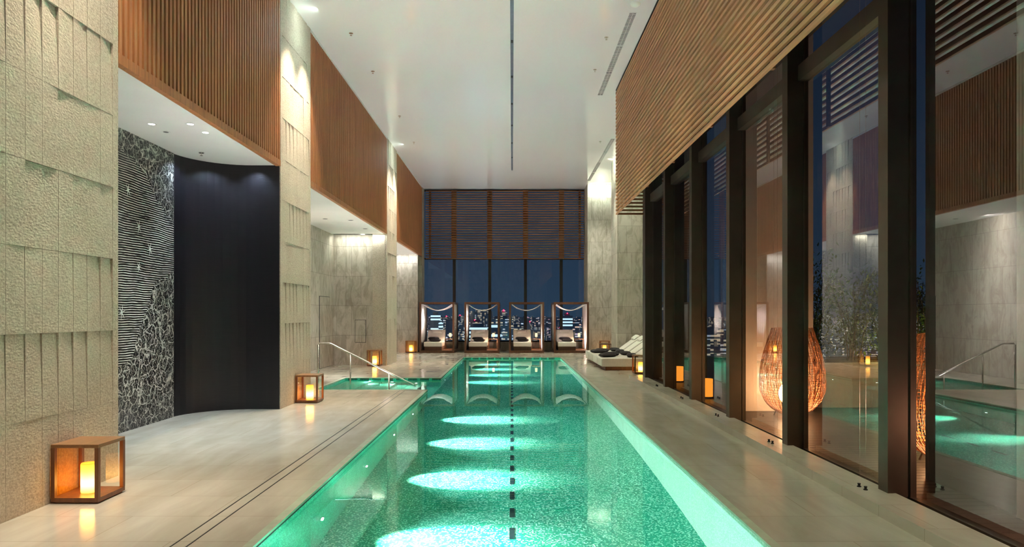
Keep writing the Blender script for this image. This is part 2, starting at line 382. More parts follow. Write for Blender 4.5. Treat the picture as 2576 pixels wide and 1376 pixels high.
def kids(o): return [c for c in COL.objects if c.parent == o]
def copy_tree(o, parent=None):
    c = o.copy(); COL.objects.link(c)
    if parent: c.parent = parent
    for k in list(o.children): copy_tree(k, c)
    return c

# ------------------------------------------------------------------ floor, pool
fl = MB(); T = -.30
for x0, x1, y0, y1 in ((-5.7, -PX, -2, AY0), (-5.7, AX0, AY0, AY1), (-5.7, -PX, AY1, YF + .2), (PX, 2.9, -2, YF + .2),
                       (2.9, 4.7, 16.9, YF + .2), (-PX, PX, -2, PY0), (-PX, PX, PY1, YF + .2)):
    fl.box(x0, x1, y0, y1, T, 0)
floor = struct(fl.build('floor', M['floor']))
# drain slots let into the left deck
dr = boxes((-2.355, -2.343, -2, AY0 - .12, .0002, .0012), (-2.245, -2.233, -2, AY0 - .12, .0002, .0012), (-2.36, -1.95, AY0 - .14, AY0 - .125, .0002, .0012))
d = dr.build('drain_slot', M['slot'], floor)
# coping strip round the pool, with the overflow slot under its lip
cw = .06
cp = MB(); zc0, zc1 = -.015, .004
for a in ((-PX - cw, -PX + .012, PY0, AY0), (-PX - cw, -PX + .012, AY1, PY1), (PX - .012, PX + cw, PY0, PY1), (-PX - cw, PX + cw, PY1 - .012, PY1 + cw),
          (AX0 - cw, -PX, AY1 - .012, AY1 + cw), (AX0 - cw, -PX, AY0 - cw, AY0 + .012), (AX0 - cw, AX0 + .012, AY0, AY1)):
    cp.box(*a, zc0, zc1)
struct(cp.build('trim_1', M['coping']))
QX, QA, Q0, Q1, QE = PX - .004, AX0 + .004, AY0 + .004, AY1 - .004, PY1 - .004
pb = MB()
pb.cur = 0; pb.quad((-QX, PY0, PZ), (QX, PY0, PZ), (QX, QE, PZ), (-QX, QE, PZ))
pb.cur = 1
for y0, y1 in ((PY0, Q0), (Q1, QE)): pb.quad((-QX, y0, PZ), (-QX, y1, PZ), (-QX, y1, 0), (-QX, y0, 0))
pb.quad((-QX, QE, PZ), (QX, QE, PZ), (QX, QE, 0), (-QX, QE, 0)); pb.quad((-QX, PY0, PZ), (-QX, PY0, 0), (QX, PY0, 0), (QX, PY0, PZ))
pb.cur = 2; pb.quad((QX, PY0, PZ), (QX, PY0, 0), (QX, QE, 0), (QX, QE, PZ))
pb.cur = 1
# stair alcove
pb.quad((QA, Q1, PZ), (-QX, Q1, PZ), (-QX, Q1, 0), (QA, Q1, 0)); pb.quad((QA, Q0, PZ), (QA, Q0, 0), (-QX, Q0, 0), (-QX, Q0, PZ))
pb.quad((QA, Q0, PZ), (QA, Q1, PZ), (QA, Q1, 0), (QA, Q0, 0))
ns = 7
for k in range(ns):
    xa = QA + .32 * k; xb = xa + .32 if k < ns - 1 else -QX
    zt = -.17 - .19 * k
    pb.quad((xa, Q0, zt), (xb, Q0, zt), (xb, Q1, zt), (xa, Q1, zt))
    pb.quad((xb, Q0, zt), (xb, Q0, zt - .19), (xb, Q1, zt - .19), (xb, Q1, zt))
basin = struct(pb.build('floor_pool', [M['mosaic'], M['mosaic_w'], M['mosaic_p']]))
ln = MB(); y = 2.0
while y < 24.6:
    ln.box(-.025, .025, y, y + .28, PZ + .0005, PZ + .004); y += .56
ln.build('lane_marking', M['lane'], basin)
os_ = MB()
x = -PX + .06
while x < PX - .2: os_.box(x, x + .22, PY1 - .010, PY1 - .0045, -.044, -.017); x += .28
x = AX0 + .08
while x < -PX - .2: os_.box(x, x + .22, AY1 - .010, AY1 - .0045, -.044, -.017); x += .30
os_.box(-PX + .0045, -PX + .009, PY0, AY0, -.032, -.016); os_.box(-PX + .0045, -PX + .009, AY1, PY1, -.036, -.016)
os_.build('overflow_slot', M['slot'], basin)
wt = MB()
rc = .45; arc = [(-PX, AY1 + rc)]
for k in range(1, 8):
    a = R(90 * k / 8); arc.append((-PX - rc + rc * math.cos(a), AY1 + rc - rc * math.sin(a)))
arc.append((-PX - rc, AY1))
wv = [(-PX, PY0, WZ), (PX, PY0, WZ), (PX, PY1, WZ), (-PX, PY1, WZ), (-PX, AY1, WZ), (AX0, AY1, WZ), (AX0, AY0, WZ), (-PX, AY0, WZ)]
wt.v = wv; wt.f = [tuple(range(8))]; wt.mi = [0]
wo = wt.build('pool_water', M['water']); tag(wo, 'still green water filling the long lap pool', 'water', kind='stuff')

# underwater lamps on the left pool wall
fx = box(-.01, .006, -.05, .05, -.05, .05)
def pool_lamp(x, y, z, d, first=[None]):
    if first[0] is None:
        t = empty('pool_lamp')
        m = MB(); m.tube([(-.004, 0, 0), (.012, 0, 0)], .06, 16); m.build('rim', M['steel'], t)
        m = MB(); m.tube([(.0125, 0, 0), (.018, 0, 0)], .028, 16); m.build('lens', M['poolglow'], t)
        first[0] = t
    else: t = copy_tree(first[0])
    t.location = (x, y, z); t.rotation_euler = (0, 0, math.atan2(d[1], d[0]))
    return t
pli = 0; ORD = ['first', 'second', 'third', 'fourth', 'fifth', 'sixth', 'seventh', 'eighth', 'ninth', 'tenth', 'eleventh', 'twelfth']
PL = [2.5 + 1.95 * k for k in range(12)]
for y in PL:
    if AY0 - .3 < y < AY1 + .3: continue
    t = pool_lamp(-PX, y, -.95, (1, 0))
    pli += 1; tag(t, '%s underwater lamp from the camera in the long left wall of the lap pool' % ORD[pli - 1], 'pool lamp', 'underwater lamps along the left pool wall')
    lamp('SPOT', 'pool_beam', (-PX + .07, y, -.95), 2200, (1, .78, .66), (1, 0, -.58), 42, 1, .03)
    lamp('SPOT', 'pool_cross_beam', (-PX + .07, y, -.95), 260, (.95, 1, .96), (1, 0, -.05), 90, 1, .03)
for x, z, l in ((-3.55, -.30, 'left'), (-3.0, -.5, 'middle'), (-2.4, -.75, 'right')):
    t = pool_lamp(x, AY1, z, (0, -1)); tag(t, '%s one of three lamps in the far wall of the pool stair alcove' % l, 'pool lamp', 'lamps in the stair alcove')
    lamp('SPOT', 'alcove_beam', (x, AY1 - .07, z), 45, (1, 1, .9), (0, -1, -.5), 110, 1, .03)

# ------------------------------------------------------------------ left wall
def stone_column(name, y0, y1, seed, x=XL, face=1, ztop=HC):
    """hammered stone blocks in 0.70 m courses; each block's face is twisted a little"""
    rnd = random.Random(seed); mb = MB()
    mb.box(x - .45, x - .05, y0, y1, 0, ztop)
    e = .09
    mb.box(x - .06, x, y0, y0 + e, 0, ztop); mb.box(x - .06, x, y1 - e, y1, 0, ztop)
    ys = [y0 + e]
    while ys[-1] < y1 - e - .30: ys.append(ys[-1] + rnd.choice((.19, .20, .21, .2)))
    ys.append(y1 - e)
    z = [0, .74]; 
    while z[-1] < ztop - .5: z.append(z[-1] + .70)
    z[-1] = ztop
    for ci in range(len(z) - 1):
        za, zb = z[ci], z[ci + 1]; left = rnd.random() < .5
        for k in range(len(ys) - 1):
            ya, yb = ys[k] + .0012, ys[k + 1] - .0012
            big = rnd.choice((0, .008, .014, .020, .026)); small = rnd.choice((0, 0, .004))
            ta, tb = (big, small) if left else (small, big)
            if ci == 0: ta, tb = rnd.random() * .006, rnd.random() * .006
            ba, bb = 0.0, 0.0
            nv = 5; nn = len(mb.v)
            for j in range(nv + 1):
                t = j / nv; w = t ** 1.3
                for (yy, tt, b_) in ((ya, ta, ba), ((ya + yb) / 2, (ta + tb) / 2, 0), (yb, tb, bb)):
                    mb.v.append((x - (b_ + (tt - b_) * w), yy, za + .001 + (zb - za - .002) * t))
            for j in range(nv):
                for i in range(2):
                    a = nn + j * 3 + i; mb.f.append((a, a + 1, a + 4, a + 3)); mb.mi.append(0)
            # sides and soffit of the block
            for (yy, tt) in ((ya, ta), (yb, tb)):
                mb.quad((x, yy, za), (x - .05, yy, za), (x - .05, yy, zb), (x - tt, yy, zb))
            mb.quad((x, ya, za), (x, yb, za), (x - .05, yb, za), (x - .05, ya, za))
            mb.quad((x - ta, ya, zb), (x - tb, yb, zb), (x - .05, yb, zb), (x - .05, ya, zb))
    return struct(mb.build(name, M['rough']))
stone_column('wall_left_near', .6, 6.76, 3)
stone_column('wall_left_middle', 11.5, 13.22, 7)
stone_column('wall_left_far', 21.3, 23.1, 11)
struct(box(-4.4, XL, 29.6, YF, 0, HC).build('wall_left_end', M['stone']))
# bays
struct(boxes((-5.8, -5.62, -2, YF + .2, 0, HC), ).build('wall_left_outer', M['stone']))
struct(boxes((-5.7, XL - .02, -2, .6, 0, HC)).build('wall_left_rear', M['stone']))
struct(boxes((-5.62, XL - .45, 21.5, 21.62, 0, HS)).build('wall_bay_middle', M['stone']))
struct(boxes((-5.62, XL - .05, 28.6, 28.72, 0, HS)).build('wall_bay_far', M['stone']))
struct(boxes((-5.62, XL - .45, 13.0, 13.2, 0, HS), (-5.62, XL - .45, 22.9, 23.08, 0, HS)).build('wall_bay_return', M['stone']))
for i, (a, b) in enumerate(((6.76, 11.5), (13.22, 21.3), (23.1, 29.6))):
    struct(box(-5.62, XL - .075, a, b, HS, HS + .06).build('ceiling_bay', M['white']))
# dark curved wall and mural of the first bay
cw_ = MB(); pts = [(-5.27, 10.50)]
for k in range(0, 13):
    a = R(90 * k / 12); pts.append((-4.35 - .93 * math.cos(a), 10.55 + .93 * math.sin(a)))
pts.append((-3.915, 11.48))
for (xa, ya), (xb, yb) in zip(pts, pts[1:]): cw_.quad((xa, ya, 0), (xb, yb, 0), (xb, yb, HS), (xa, ya, HS))
cw_.box(-4.3, -3.915, 11.482, 11.499, 0, HS); cw_.quad((-5.3, 6.76, 0), (-5.3, 10.6, 0), (-5.3, 10.6, HS), (-5.3, 6.76, HS))
o = struct(cw_.build('wall_bay_near', M['black_panel'])); o.data.polygons.foreach_set('use_smooth', [i < 14 for i in range(len(o.data.polygons))])
mu = box(-5.295, -5.262, 6.76, 10.62, .0, HS).build('mosaic_mural', M['mural'])
tag(mu, 'black and white stone mural of waves and rocks on the dark bay wall', 'mural')
star_m = plain('star_white', (.75, .80, .74), .5)
for yy, zz, r in ((9.35, 3.30, .075), (9.62, 2.83, .085), (9.92, 2.54, .09), (9.62, 2.26, .06), (9.2, 1.62, .09)):
    st = MB()
    for k in range(6):
        a = R(60 * k + 15); c, s_ = math.cos(a), math.sin(a); w = .010
        st.quad((-5.258, yy - s_ * w, zz + c * w), (-5.258, yy + c * r, zz + s_ * r * 1.3), (-5.258, yy + s_ * w, zz - c * w), (-5.258, yy - c * .01, zz - s_ * .01))
    st.build('star', star_m, mu)

# slatted panels
def slat_panel(y0, y1, label):
    t = empty('slatted_bulkhead', (XL, (y0 + y1) / 2, HS)); h = (y1 - y0) / 2
    box(-.10, -.06, -h, h, .02, HC - HS - .03).build('backing', M['back_dk'], t)
    m = MB(); n = round((y1 - y0) / .091); p = (y1 - y0) / n
    for k in range(n): m.box(-.06, 0, -h + p * k + p * .22, -h + p * k + p * .78, .09, HC - HS - .06)
    s = m.build('slats', M['wood_v'], t)
    box(-.073, .004, -h, h, -.012, .09).build('bottom_rail', M['wood_v'], t)
    box(-.08, .004, -h, h, HC - HS - .06, HC - HS - .012).build('top_rail', M['white'], t)
    tag(t, label, 'slatted panel', 'slatted wood panels above the bays'); return t
slat_panel(6.76, 11.5, 'large brown slatted panel above the bay with the dark mural wall')
slat_panel(13.22, 21.3, 'brown slatted wood panel above the stone bay behind the handrail')
slat_panel(23.1, 29.6, 'smallest, most distant brown slatted panel on the left wall, next to the cabanas')
# door and hatch in the middle bay
dd = struct(boxes((-5.624, -5.606, 19.9, 21.0, .0, 2.13)).build('door_1', M['slot']))
b_ = boxes((-5.62, -5.60, 19.915, 20.985, .01, 2.115)); b_.build('door_leaf', M['stone'], dd)
hh = boxes((-4.94, -4.60, 21.485, 21.499, .70, 1.42)).build('access_hatch', M['slot'])
tag(hh, 'flush stone access hatch in the back wall of the middle bay', 'hatch')
boxes((-4.928, -4.612, 21.478, 21.49, .712, 1.408)).build('hatch_door', M['stone'], hh)

# ------------------------------------------------------------------ ceiling and rear
cb = MB(); cb.box(XL - .1, 4.8, -2.1, YF + .2, HC, HC + .1)
ceil = struct(cb.build('ceiling', M['ceiling']))
struct(box(-5.8, 4.8, -2.2, -2.0, 0, HC).build('wall_back', M['stone']))
tr = empty('ceiling_track', (0, 13.4, HC))
box(-.032, .032, -15, 12.8, -.006, -.0005).build('channel', plain('track_grey', (.16, .19, .25), .4, .3), tr)
for y in range(0, 13): box(-.024, .024, -14 + 2.05 * y, -13.88 + 2.05 * y, -.014, -.006).build('spotlight_head', M['black'], tr)
tag(tr, 'long narrow dark lighting channel running down the middle of the white ceiling', 'ceiling light')
def vent(x, y0, y1, label, grp):
    t = empty('air_vent', (x, (y0 + y1) / 2, HC)); h = (y1 - y0) / 2
    box(-.06, .06, -h, h, -.003, -.0005).build('backing', M['vent'], t)
    m = MB(); n = int((y1 - y0) / .06)
    for k in range(n): m.box(-.06, .06, -h + k * .06, -h + k * .06 + .022, -.008, -.003)
    m.box(-.004, .004, -h, h, -.009, -.003)
    m.build('grille', M['white'], t); tag(t, label, 'vent', grp)
for a, b, l in ((12.5, 14.0, 'nearest'), (14.06, 15.65, 'middle'), (15.72, 17.2, 'farthest')):
    vent(2.22, a, b, f'{l} of the three slotted air vents in line beside the slatted bulkhead', 'air vents beside the bulkhead')
for a, b, l in ((21.5, 23.2, 'first'), (23.3, 24.9, 'second'), (25.0, 26.6, 'third'), (26.7, 28.3, 'fourth')):
    vent(3.18, a, b, f'{l} from the front of the slim air vents over the daybeds', 'air vents over the daybeds')
def sprink(x, y, z, label):
    m = MB(); m.tube([(0, 0, 0), (0, 0, -.012)], .04, 12); m.tube([(0, 0, -.012), (0, 0, -.05)], .009, 8); m.tube([(0, 0, -.05), (0, 0, -.054)], .022, 12)
    o = m.build('sprinkler', M['steel']); o.location = (x, y, z); tag(o, label, 'sprinkler', 'ceiling sprinklers')
for x, y, z, l in ((1.88, 13.6, HC, 'sprinkler on the white ceiling beside the nearest air vent'), (1.87, 15.4, HC, 'sprinkler on the ceiling beside the middle air vent'),
                (2.82, 21.8, HC, 'sprinkler near the far right corner of the ceiling'), (-3.16, 13.4, HC, 'nearest of the sprinklers along the left edge of the ceiling'),
                (-3.16, 15.5, HC, 'second sprinkler along the left edge of the ceiling'), (-3.13, 19.0, HC, 'third sprinkler along the left edge of the ceiling'), (-3.15, 21.9, HC, 'farthest sprinkler along the left edge of the ceiling'),
                (-4.8, 10.55, HS, 'sprinkler in the white soffit over the dark curved wall')): sprink(x, y, z, l)
m = MB(); m.lathe([(0, -.05), (.06, -.045), (.09, -.02), (.10, 0)]); o = m.build('smoke_detector', M['white'], smooth=True); o.location = (2.19, 12.15, HC); tag(o, 'round white smoke detector in front of the air vents', 'smoke detector')
def downlight(x, y, z, r, label, on=True):
    t = empty('downlight', (x, y, z))
    m = MB(); m.lathe([(r, 0), (r + .018, -.001), (r + .018, -.004), (r - .004, -.004), (r - .004, 0)], seg=20); m.build('rim', M['white'], t, smooth=False)
    m = MB(); m.tube([(0, 0, -.001), (0, 0, -.003)], r - .003, 20); m.build('lens', M['spotglow'] if on else M['vent'], t)
    tag(t, label, 'downlight', 'downlights in the bay soffits')
downlight(-4.74, 8.98, HS, .045, 'left one of the lit downlights in the white soffit over the mural')
downlight(-4.23, 8.98, HS, .045, 'right one of the front pair of lit downlights over the mural bay')
downlight(-4.22, 9.4, HS, .045, 'lit downlight farther back in the mural bay soffit')
downlight(-4.75, 9.37, HS, .04, 'unlit downlight in the mural bay soffit', False)
for x, y, l in ((-4.9, 17.9, 'leftmost'), (-4.3, 18.2, 'middle'), (-4.3, 20.0, 'farthest')): downlight(x, y, HS, .07, l + ' of three unlit downlights in the soffit of the middle bay', False)

# ------------------------------------------------------------------ right bulkhead and glazing
bk = empty('slatted_bulkhead', (2.55, 7.4, 4.04)); hb = 9.4; BH = HC - 4.04
k = -hb + .4
while k < hb: box(.035, .07, k, k + .06, .0, BH - .03).build('bracket', M['wood_x'], bk); k += 2.095
m = MB(); n = 34; p = (BH - .03) / n
for k in range(n): m.box(0, .034, -hb, hb, p * k, p * k + p * .50)
m.build('slats', M['wood_y'], bk)
box(0, .14, -hb, hb, BH - .028, BH - .012).build('shadow_gap', M['black'], bk)
m = MB()
for k in range(n): m.box(.036, .80, hb - .04, hb, p * k, p * k + p * .5)
m.build('return_slats', M['wood_x'], bk)
tag(bk, 'long bulkhead of horizontal wood slats hanging from the ceiling above the window wall', 'slatted panel')
# dark void above the glazing and the wall over it
struct(boxes((2.72, 3.6, -2, 16.75, 4.95, 5.05), (3.3, 3.6, -2, 16.9, 5.05, HC), (3.3, 4.8, 16.8, 16.95, 4.9, HC)).build('ceiling_window_head', M['darkwall']))
sl = struct(boxes((2.9, 3.235, -2, 16.9, -.3, .09)).build('trim_2', M['floor']))
struct(boxes((3.235, 3.50, -2, 16.9, -.3, .03)).build('trim_3', M['bronze']))
MZ = [5.75 + 2.095 * k for k in range(-3, 6)]
for i, y in enumerate(MZ):
    m = MB(); m.box(3.165, 3.215, y, y + .15, .085, 4.95); m.box(3.215, 3.35, y + .004, y + .13, .03, 4.95); m.box(3.35, 3.40, y - .012, y + .14, .03, 4.95)
    fr = m.build('window_%d' % (i + 1), M['bronze']); struct(fr)
    y1 = y + 2.095
    if i < len(MZ) - 1:
        t = MB(); t.box(3.28, 3.40, y + .14, y1 - .012, 4.27, 4.45); t.build('transom', M['bronze'], fr)
        t = MB(); t.box(3.34, 3.39, y + .14, y1 - .012, .03, .06); t.box(3.34, 3.39, y + .14, y1 - .012, 4.90, 4.95); t.build('window_frame', M['bronze'], fr)
        g = MB(); g.quad((XR, y + .13, .05), (XR, y1, .05), (XR, y1, 4.27), (XR, y + .13, 4.27)); g.quad((XR, y + .13, 4.45), (XR, y1, 4.45), (XR, y1, 4.92), (XR, y + .13, 4.92))
        g.build('window_pane', M['glass_r'], fr)
struct(boxes((3.235, 3.5, 16.6, 16.9, 0, 4.95), (3.4, 4.8, 16.8, 17.0, 0, 4.95)).build('wall_right_return', M['bronze']))
# black knobs and blind cables on the sill
posts = []
wname = ['nearest', 'second', 'third', 'fourth', 'fifth', 'farthest']
for j in range(2, 8):
    yb = MZ[j + 1] if j < 8 else 0
    for k, dy in enumerate((1.42, 1.53)):
        y = MZ[j] + .11 + k * .11
        m = MB(); m.lathe([(.0, .034), (.013, .033), (.014, .028), (.011, .020), (.011, .010), (.018, .008), (.018, 0)], seg=14)
        o = m.build('cable_anchor', M['black'], smooth=False); o.location = (3.035, y, .09)
        posts.append((o, j, k, y))
for o, j, k, y in posts:
    tag(o, 'black cable anchor on the stone sill, %s of the %s pair' % (('nearer', 'farther')[k], wname[j - 2]), 'cable anchor', 'black cable anchors on the window sill')
    m = MB(); m.tube([(0, 0, 0), (0, 0, 4.7)], .0011, 5)
    c = m.build('blind_cable', M['steel']); c.location = (3.255, y + .42, .06)
    tag(c, 'thin steel cable before the window glass, %s of the %s pair' % (('nearer', 'farther')[k], wname[j - 2]), 'cable', 'thin blind cables')

# ------------------------------------------------------------------ far end
struct(box(3.2, 4.8, 28.9, 29.1, 0, HC).build('wall_back_right', M['stone']))
struct(boxes((3.2, 3.3, 29.1, YF, 0, HC)).build('trim_4', M['stone']))
struct(boxes((3.64, 4.8, 23.6, 25.0, 0, HC)).build('wall_right_pillar', M['stone']))
struct(boxes((4.6, 4.8, 16.9, 29, 0, HC)).build('wall_right_far', M['stone']))
struct(boxes((-4.0, 3.3, 30.1, YF + .15, 0, .36)).build('wall_end_sill', M['stone']))
ew = struct(boxes((-3.9, 3.3, YF, YF + .06, .36, .42), (-3.9, 3.3, YF, YF + .06, 4.02, 4.10), (-3.9, 3.3, YF, YF + .06, 7.05, HC)).build('window_20', M['black']))
for x in (-2.57, -.99, .60, 2.19): box(x - .065, x + .065, YF - .05, YF + .08, .36, HC).build('mullion', M['black'], ew)
g = MB(); g.quad((-3.9, YF + .03, .36), (3.3, YF + .03, .36), (3.3, YF + .03, HC), (-3.9, YF + .03, HC)); g.build('window_pane', M['glass_f'], ew)
lv = empty('slatted_screen', (0, YF - .22, 4.04))
m = MB(); n = 29; p = (HC - 4.05) / n
for k in range(n): m.box(-3.82, 3.18, -.05, .05, p * k, p * k + p * .40)
m.build('slats', M['wood_x'], lv)
for x, w in ((-3.63, .05), (-2.57, .115), (-.99, .115), (.6, .115), (2.19, .115), (3.0, .05)): box(x - w, x + w, .051, .09, 0, HC - 4.06).build('upright', M['wood_x'], lv)
tag(lv, 'wide screen of horizontal wood slats across the top of the far window', 'slatted screen')

# ------------------------------------------------------------------ lanterns
def make_lantern():
    t = empty('candle_lantern'); w, h, b = .20, .50, .016
    for sx in (-1, 1):
        for sy in (-1, 1): box(sx * (w - b) - b, sx * (w - b) + b, sy * (w - b) - b, sy * (w - b) + b, .05, h - .03).build('post', M['wood_lan'], t)
    box(-w, w, -w, w, h - .03, h).build('top', M['wood_top'], t, bevel=.003)
    boxes((-w, w, -w, w, .015, .05), (-w + .015, w - .015, -w + .015, w - .015, 0, .015)).build('base', M['wood_lan'], t, bevel=.002)
    q = w - b
    for (x0, y0, x1, y1) in ((-q, -q, q, -q), (q, -q, q, q), (q, q, -q, q), (-q, q, -q, -q)):
        g = MB(); g.quad((x0, y0, .05), (x1, y1, .05), (x1, y1, h - .03), (x0, y0, h - .03))
        pn = g.build('glass_pane', M['glass_a'] if x0 == x1 == -q else M['glass_l'], t)
        if x0 == x1 == -q: pn['label'] = 'amber glass pane'
    c = MB(); c.lathe([(0, 0), (.062, 0), (.065, .01), (.065, .245), (.060, .255), (.05, .235), (0, .235)], (0, 0, .051), 24); c.build('candle', M['candle'], t, smooth=True)
    return t
lan0 = None
for x, y, lab, p in ((-3.685, 5.95, 'large wooden glass lantern with lit candle, nearest the camera against the stone column', 1),
                  (-3.69, 12.46, 'wooden lantern with lit candle beside the middle stone column near the pool stairs', 1),
                  (-4.24, 21.06, 'wooden candle lantern standing by the far end of the middle bay', 1),
                  (-4.2, 28.36, 'small distant candle lantern left of the leftmost cabana', 1),
                  (3.47, 18.4, 'candle lantern between the daybeds and the first window post', 1),
                  (3.84, 28.3, 'candle lantern against the stone wall right of the cabanas, behind the daybeds', 1)):
    t = make_lantern() if lan0 is None else copy_tree(lan0)
    lan0 = lan0 or t
    t.location = (x, y, 0); tag(t, lab, 'lantern', 'wooden candle lanterns')

# ------------------------------------------------------------------ handrail
hr = empty('handrail', (0, AY0 + .45, 0))
m = MB(); m.tube([(-4.23, 0, .0), (-4.23, 0, .93), (-4.20, 0, .96), (-3.98, 0, .96), (-3.93, 0, .945), (-2.15, 0, .06), (-2.10, 0, .02)], .020, 10); m.build('rail', M['steel'], hr, smooth=True)
for x, zt, zb in ((-3.52, .73, -.5), (-2.68, .31, -.9)):
    m = MB(); m.tube([(x, 0, zb), (x, 0, zt)], .016, 10); m.build('post', M['steel'], hr, smooth=True)
tag(hr, 'slim steel handrail sloping down into the pool stairs', 'handrail')

# ------------------------------------------------------------------ cushions, beds
def cushion(w, d, h, m, name='cushion'):
    bm = MB(); nx, ny = 10, 8; top = []; 
    for sgn in (1, -1):
        n0 = len(bm.v)
        for j in range(ny + 1):
            for i in range(nx + 1):
                u, v = i / nx * 2 - 1, j / ny * 2 - 1
                z = (1 - abs(u) ** 5.0) ** .5 * (1 - abs(v) ** 5.0) ** .5 if abs(u) < 1 and abs(v) < 1 else 0
                k = 1 - .05 * (abs(u * v) < .5)
                bm.v.append((u * w / 2 * k, v * d / 2 * k, h / 2 + sgn * h / 2 * z))
        for j in range(ny):
            for i in range(nx):
                a = n0 + j * (nx + 1) + i; q = (a, a + 1, a + nx + 2, a + nx + 1); bm.f.append(q if sgn > 0 else q[::-1]); bm.mi.append(0)
    return bm.build(name, m, smooth=True)
def make_cabana():
    t = empty('cabana'); w, d, h, p = .72, 2.0, 2.09, .038
    box(-w, w, 0, d, 0, .10).build('platform', M['wood_dk'], t)
    for x in (-w + p, w - p):
        for y in (p, d - p): box(x - p, x + p, y - p, y + p, .10, h - .07).build('post', M['wood_dk'], t)
    boxes((-w, w, 0, .07, h - .07, h), (-w, w, d - .07, d, h - .07, h), (-w, -w + .07, .07, d - .07, h - .07, h), (w - .07, w, .07, d - .07, h - .07, h)).build('top_frame', M['wood_dk'], t)
    for s in (-1, 1):
        m = MB(); n = 70; n0 = 0
        for k in range(n + 1):
            y = .10 + (d - .2) * k / n; x = s * (w - .045) + .018 * math.sin(k * 1.35) + .006 * math.sin(k * .7)
            m.v += [(x, y, .11), (x, y, h - .08)]
        for k in range(n): m.f.append((2 * k, 2 * k + 2, 2 * k + 3, 2 * k + 1)); m.mi.append(0)
        o = m.build('curtain', M['curtain'], t, smooth=True); sd = o.modifiers.new('t', 'SOLIDIFY'); sd.thickness = .006
    m = MB(); n = 20; ny = 4
    for j in range(ny + 1):
        y = .12 + (d - .5) * j / ny
        for k in range(n + 1):
            u = k / n * 2 - 1; m.v.append((u * (w - .12), y, h - .08 - .24 * (1 - u * u) - .02 * math.sin(j * math.pi / ny)))
    for j in range(ny):
        for k in range(n): a = j * (n + 1) + k; m.f.append((a, a + 1, a + n + 2, a + n + 1)); m.mi.append(0)
    o = m.build('canopy', M['curtain'], t, smooth=True); sd = o.modifiers.new('t', 'SOLIDIFY'); sd.thickness = .012
    return t
def make_bed():
    t = empty('daybed'); w = .38
    boxes((-w + .02, w - .02, .05, 1.65, 0, .15)).build('base', M['wood_dk'], t)
    box(-w, w, 0, 1.05, .15, .34).build('mattress', M['fabric'], t, bevel=.03, smooth=False)
    mx = Matrix.Translation((0, 1.03, .22)) @ Matrix.Rotation(R(40), 4, 'X')
    m = MB(); m.box(-w, w, 0, .80, 0, .13, mx); m.build('backrest', M['fabric'], t, bevel=.03)
    hp = cushion(.46, .22, .10, M['fabric'], 'head_pillow'); hp.parent = t; hp.location = (0, 1.47, .70); hp.rotation_euler = (R(40), 0, 0)
    return t
def make_table():
    t = empty('side_table'); w, h = .19, .44
    box(-w, w, -w, w, h - .02, h).build('table_top', M['wood_dk'], t)
    for x in (-w + .012, w - .012):
        for y in (-w + .012, w - .012): box(x - .010, x + .010, y - .010, y + .010, 0, h - .02).build('leg', M['wood_dk'], t)
    boxes((-w, w, -w, -w + .02, 0.0, .015), (-w, w, w - .02, w, 0, .015)).build('foot_rail', M['wood_dk'], t)
    return t
def make_glow():
    t = empty('table_lamp')
    m = MB(); m.lathe([(0, 0), (.05, 0), (.05, .01), (.008, .02), (.008, .10), (0, .10)]); m.build('base', M['steel'], t)
    m = MB(); m.lathe([(.0, .08), (.055, .08), (.05, .24), (0, .24)]); m.build('lamp_shade', M['lampshade'], t)
    return t
ord_ = ['leftmost', 'second', 'third', 'rightmost']
cab0 = bed0 = tab0 = glow0 = c10 = None
for i, cx in enumerate((-3.09, -1.235, .60, 2.44)):
    def nxt(proto, mk): return mk() if proto is None else copy_tree(proto)
    t = nxt(cab0, make_cabana); cab0 = cab0 or t; t.location = (cx, 28.03, 0)
    tag(t, '%s of the four dark timber cabanas with white side curtains and sagging canopy' % ord_[i], 'cabana', 'cabanas in front of the far window')
    b = nxt(bed0, make_bed); bed0 = bed0 or b; b.location = (cx - .17, 28.14, .101)
    tag(b, 'cream padded daybed with raised back inside the %s cabana' % ord_[i], 'daybed', 'daybeds inside the cabanas')
    s = nxt(tab0, make_table); tab0 = tab0 or s; s.location = (cx + .42, 29.3, .101)
    tag(s, 'slender dark side table inside the %s cabana' % ord_[i], 'side table', 'side tables inside the cabanas')
    g = nxt(glow0, make_glow); glow0 = glow0 or g; g.location = (cx + .44, 29.3, .542)
    tag(g, 'small glowing lamp on the side table in the %s cabana' % ord_[i], 'table lamp', 'small lamps in the cabanas')
    for k in range(2):
        c = cushion(.48, .30, .12, M['cushion']) if c10 is None else c10.copy()
        if c10 is None: c10 = c
        else: COL.objects.link(c)
        c.location = (cx - .22 + .09 * k, 28.86 - .26 * k, .445 + (.0 if k else .07)); c.rotation_euler = (0, 0, R(4 - 9 * k))
        tag(c, 'dark cushion on the daybed in the %s cabana, %s of its two' % (ord_[i], ('rear', 'front')[k]), 'cushion', 'dark cushions in the cabanas')
    lamp('SPOT', 'cabana_glow', (cx + .42, 28.6, .95), 60, (1, .66, .42), (0, .35, -1), 110, 1, .05)
    lamp('SPOT', 'cabana_curtain_light', (cx + .30, 28.9, .35), 70, (1, .80, .70), (1, 0, .35), 120, 1, .03)
    lamp('SPOT', 'cabana_curtain_light', (cx - .25, 28.7, 1.5), 60, (1, .85, .80), (-1, 0, -.2), 130, 1, .03)

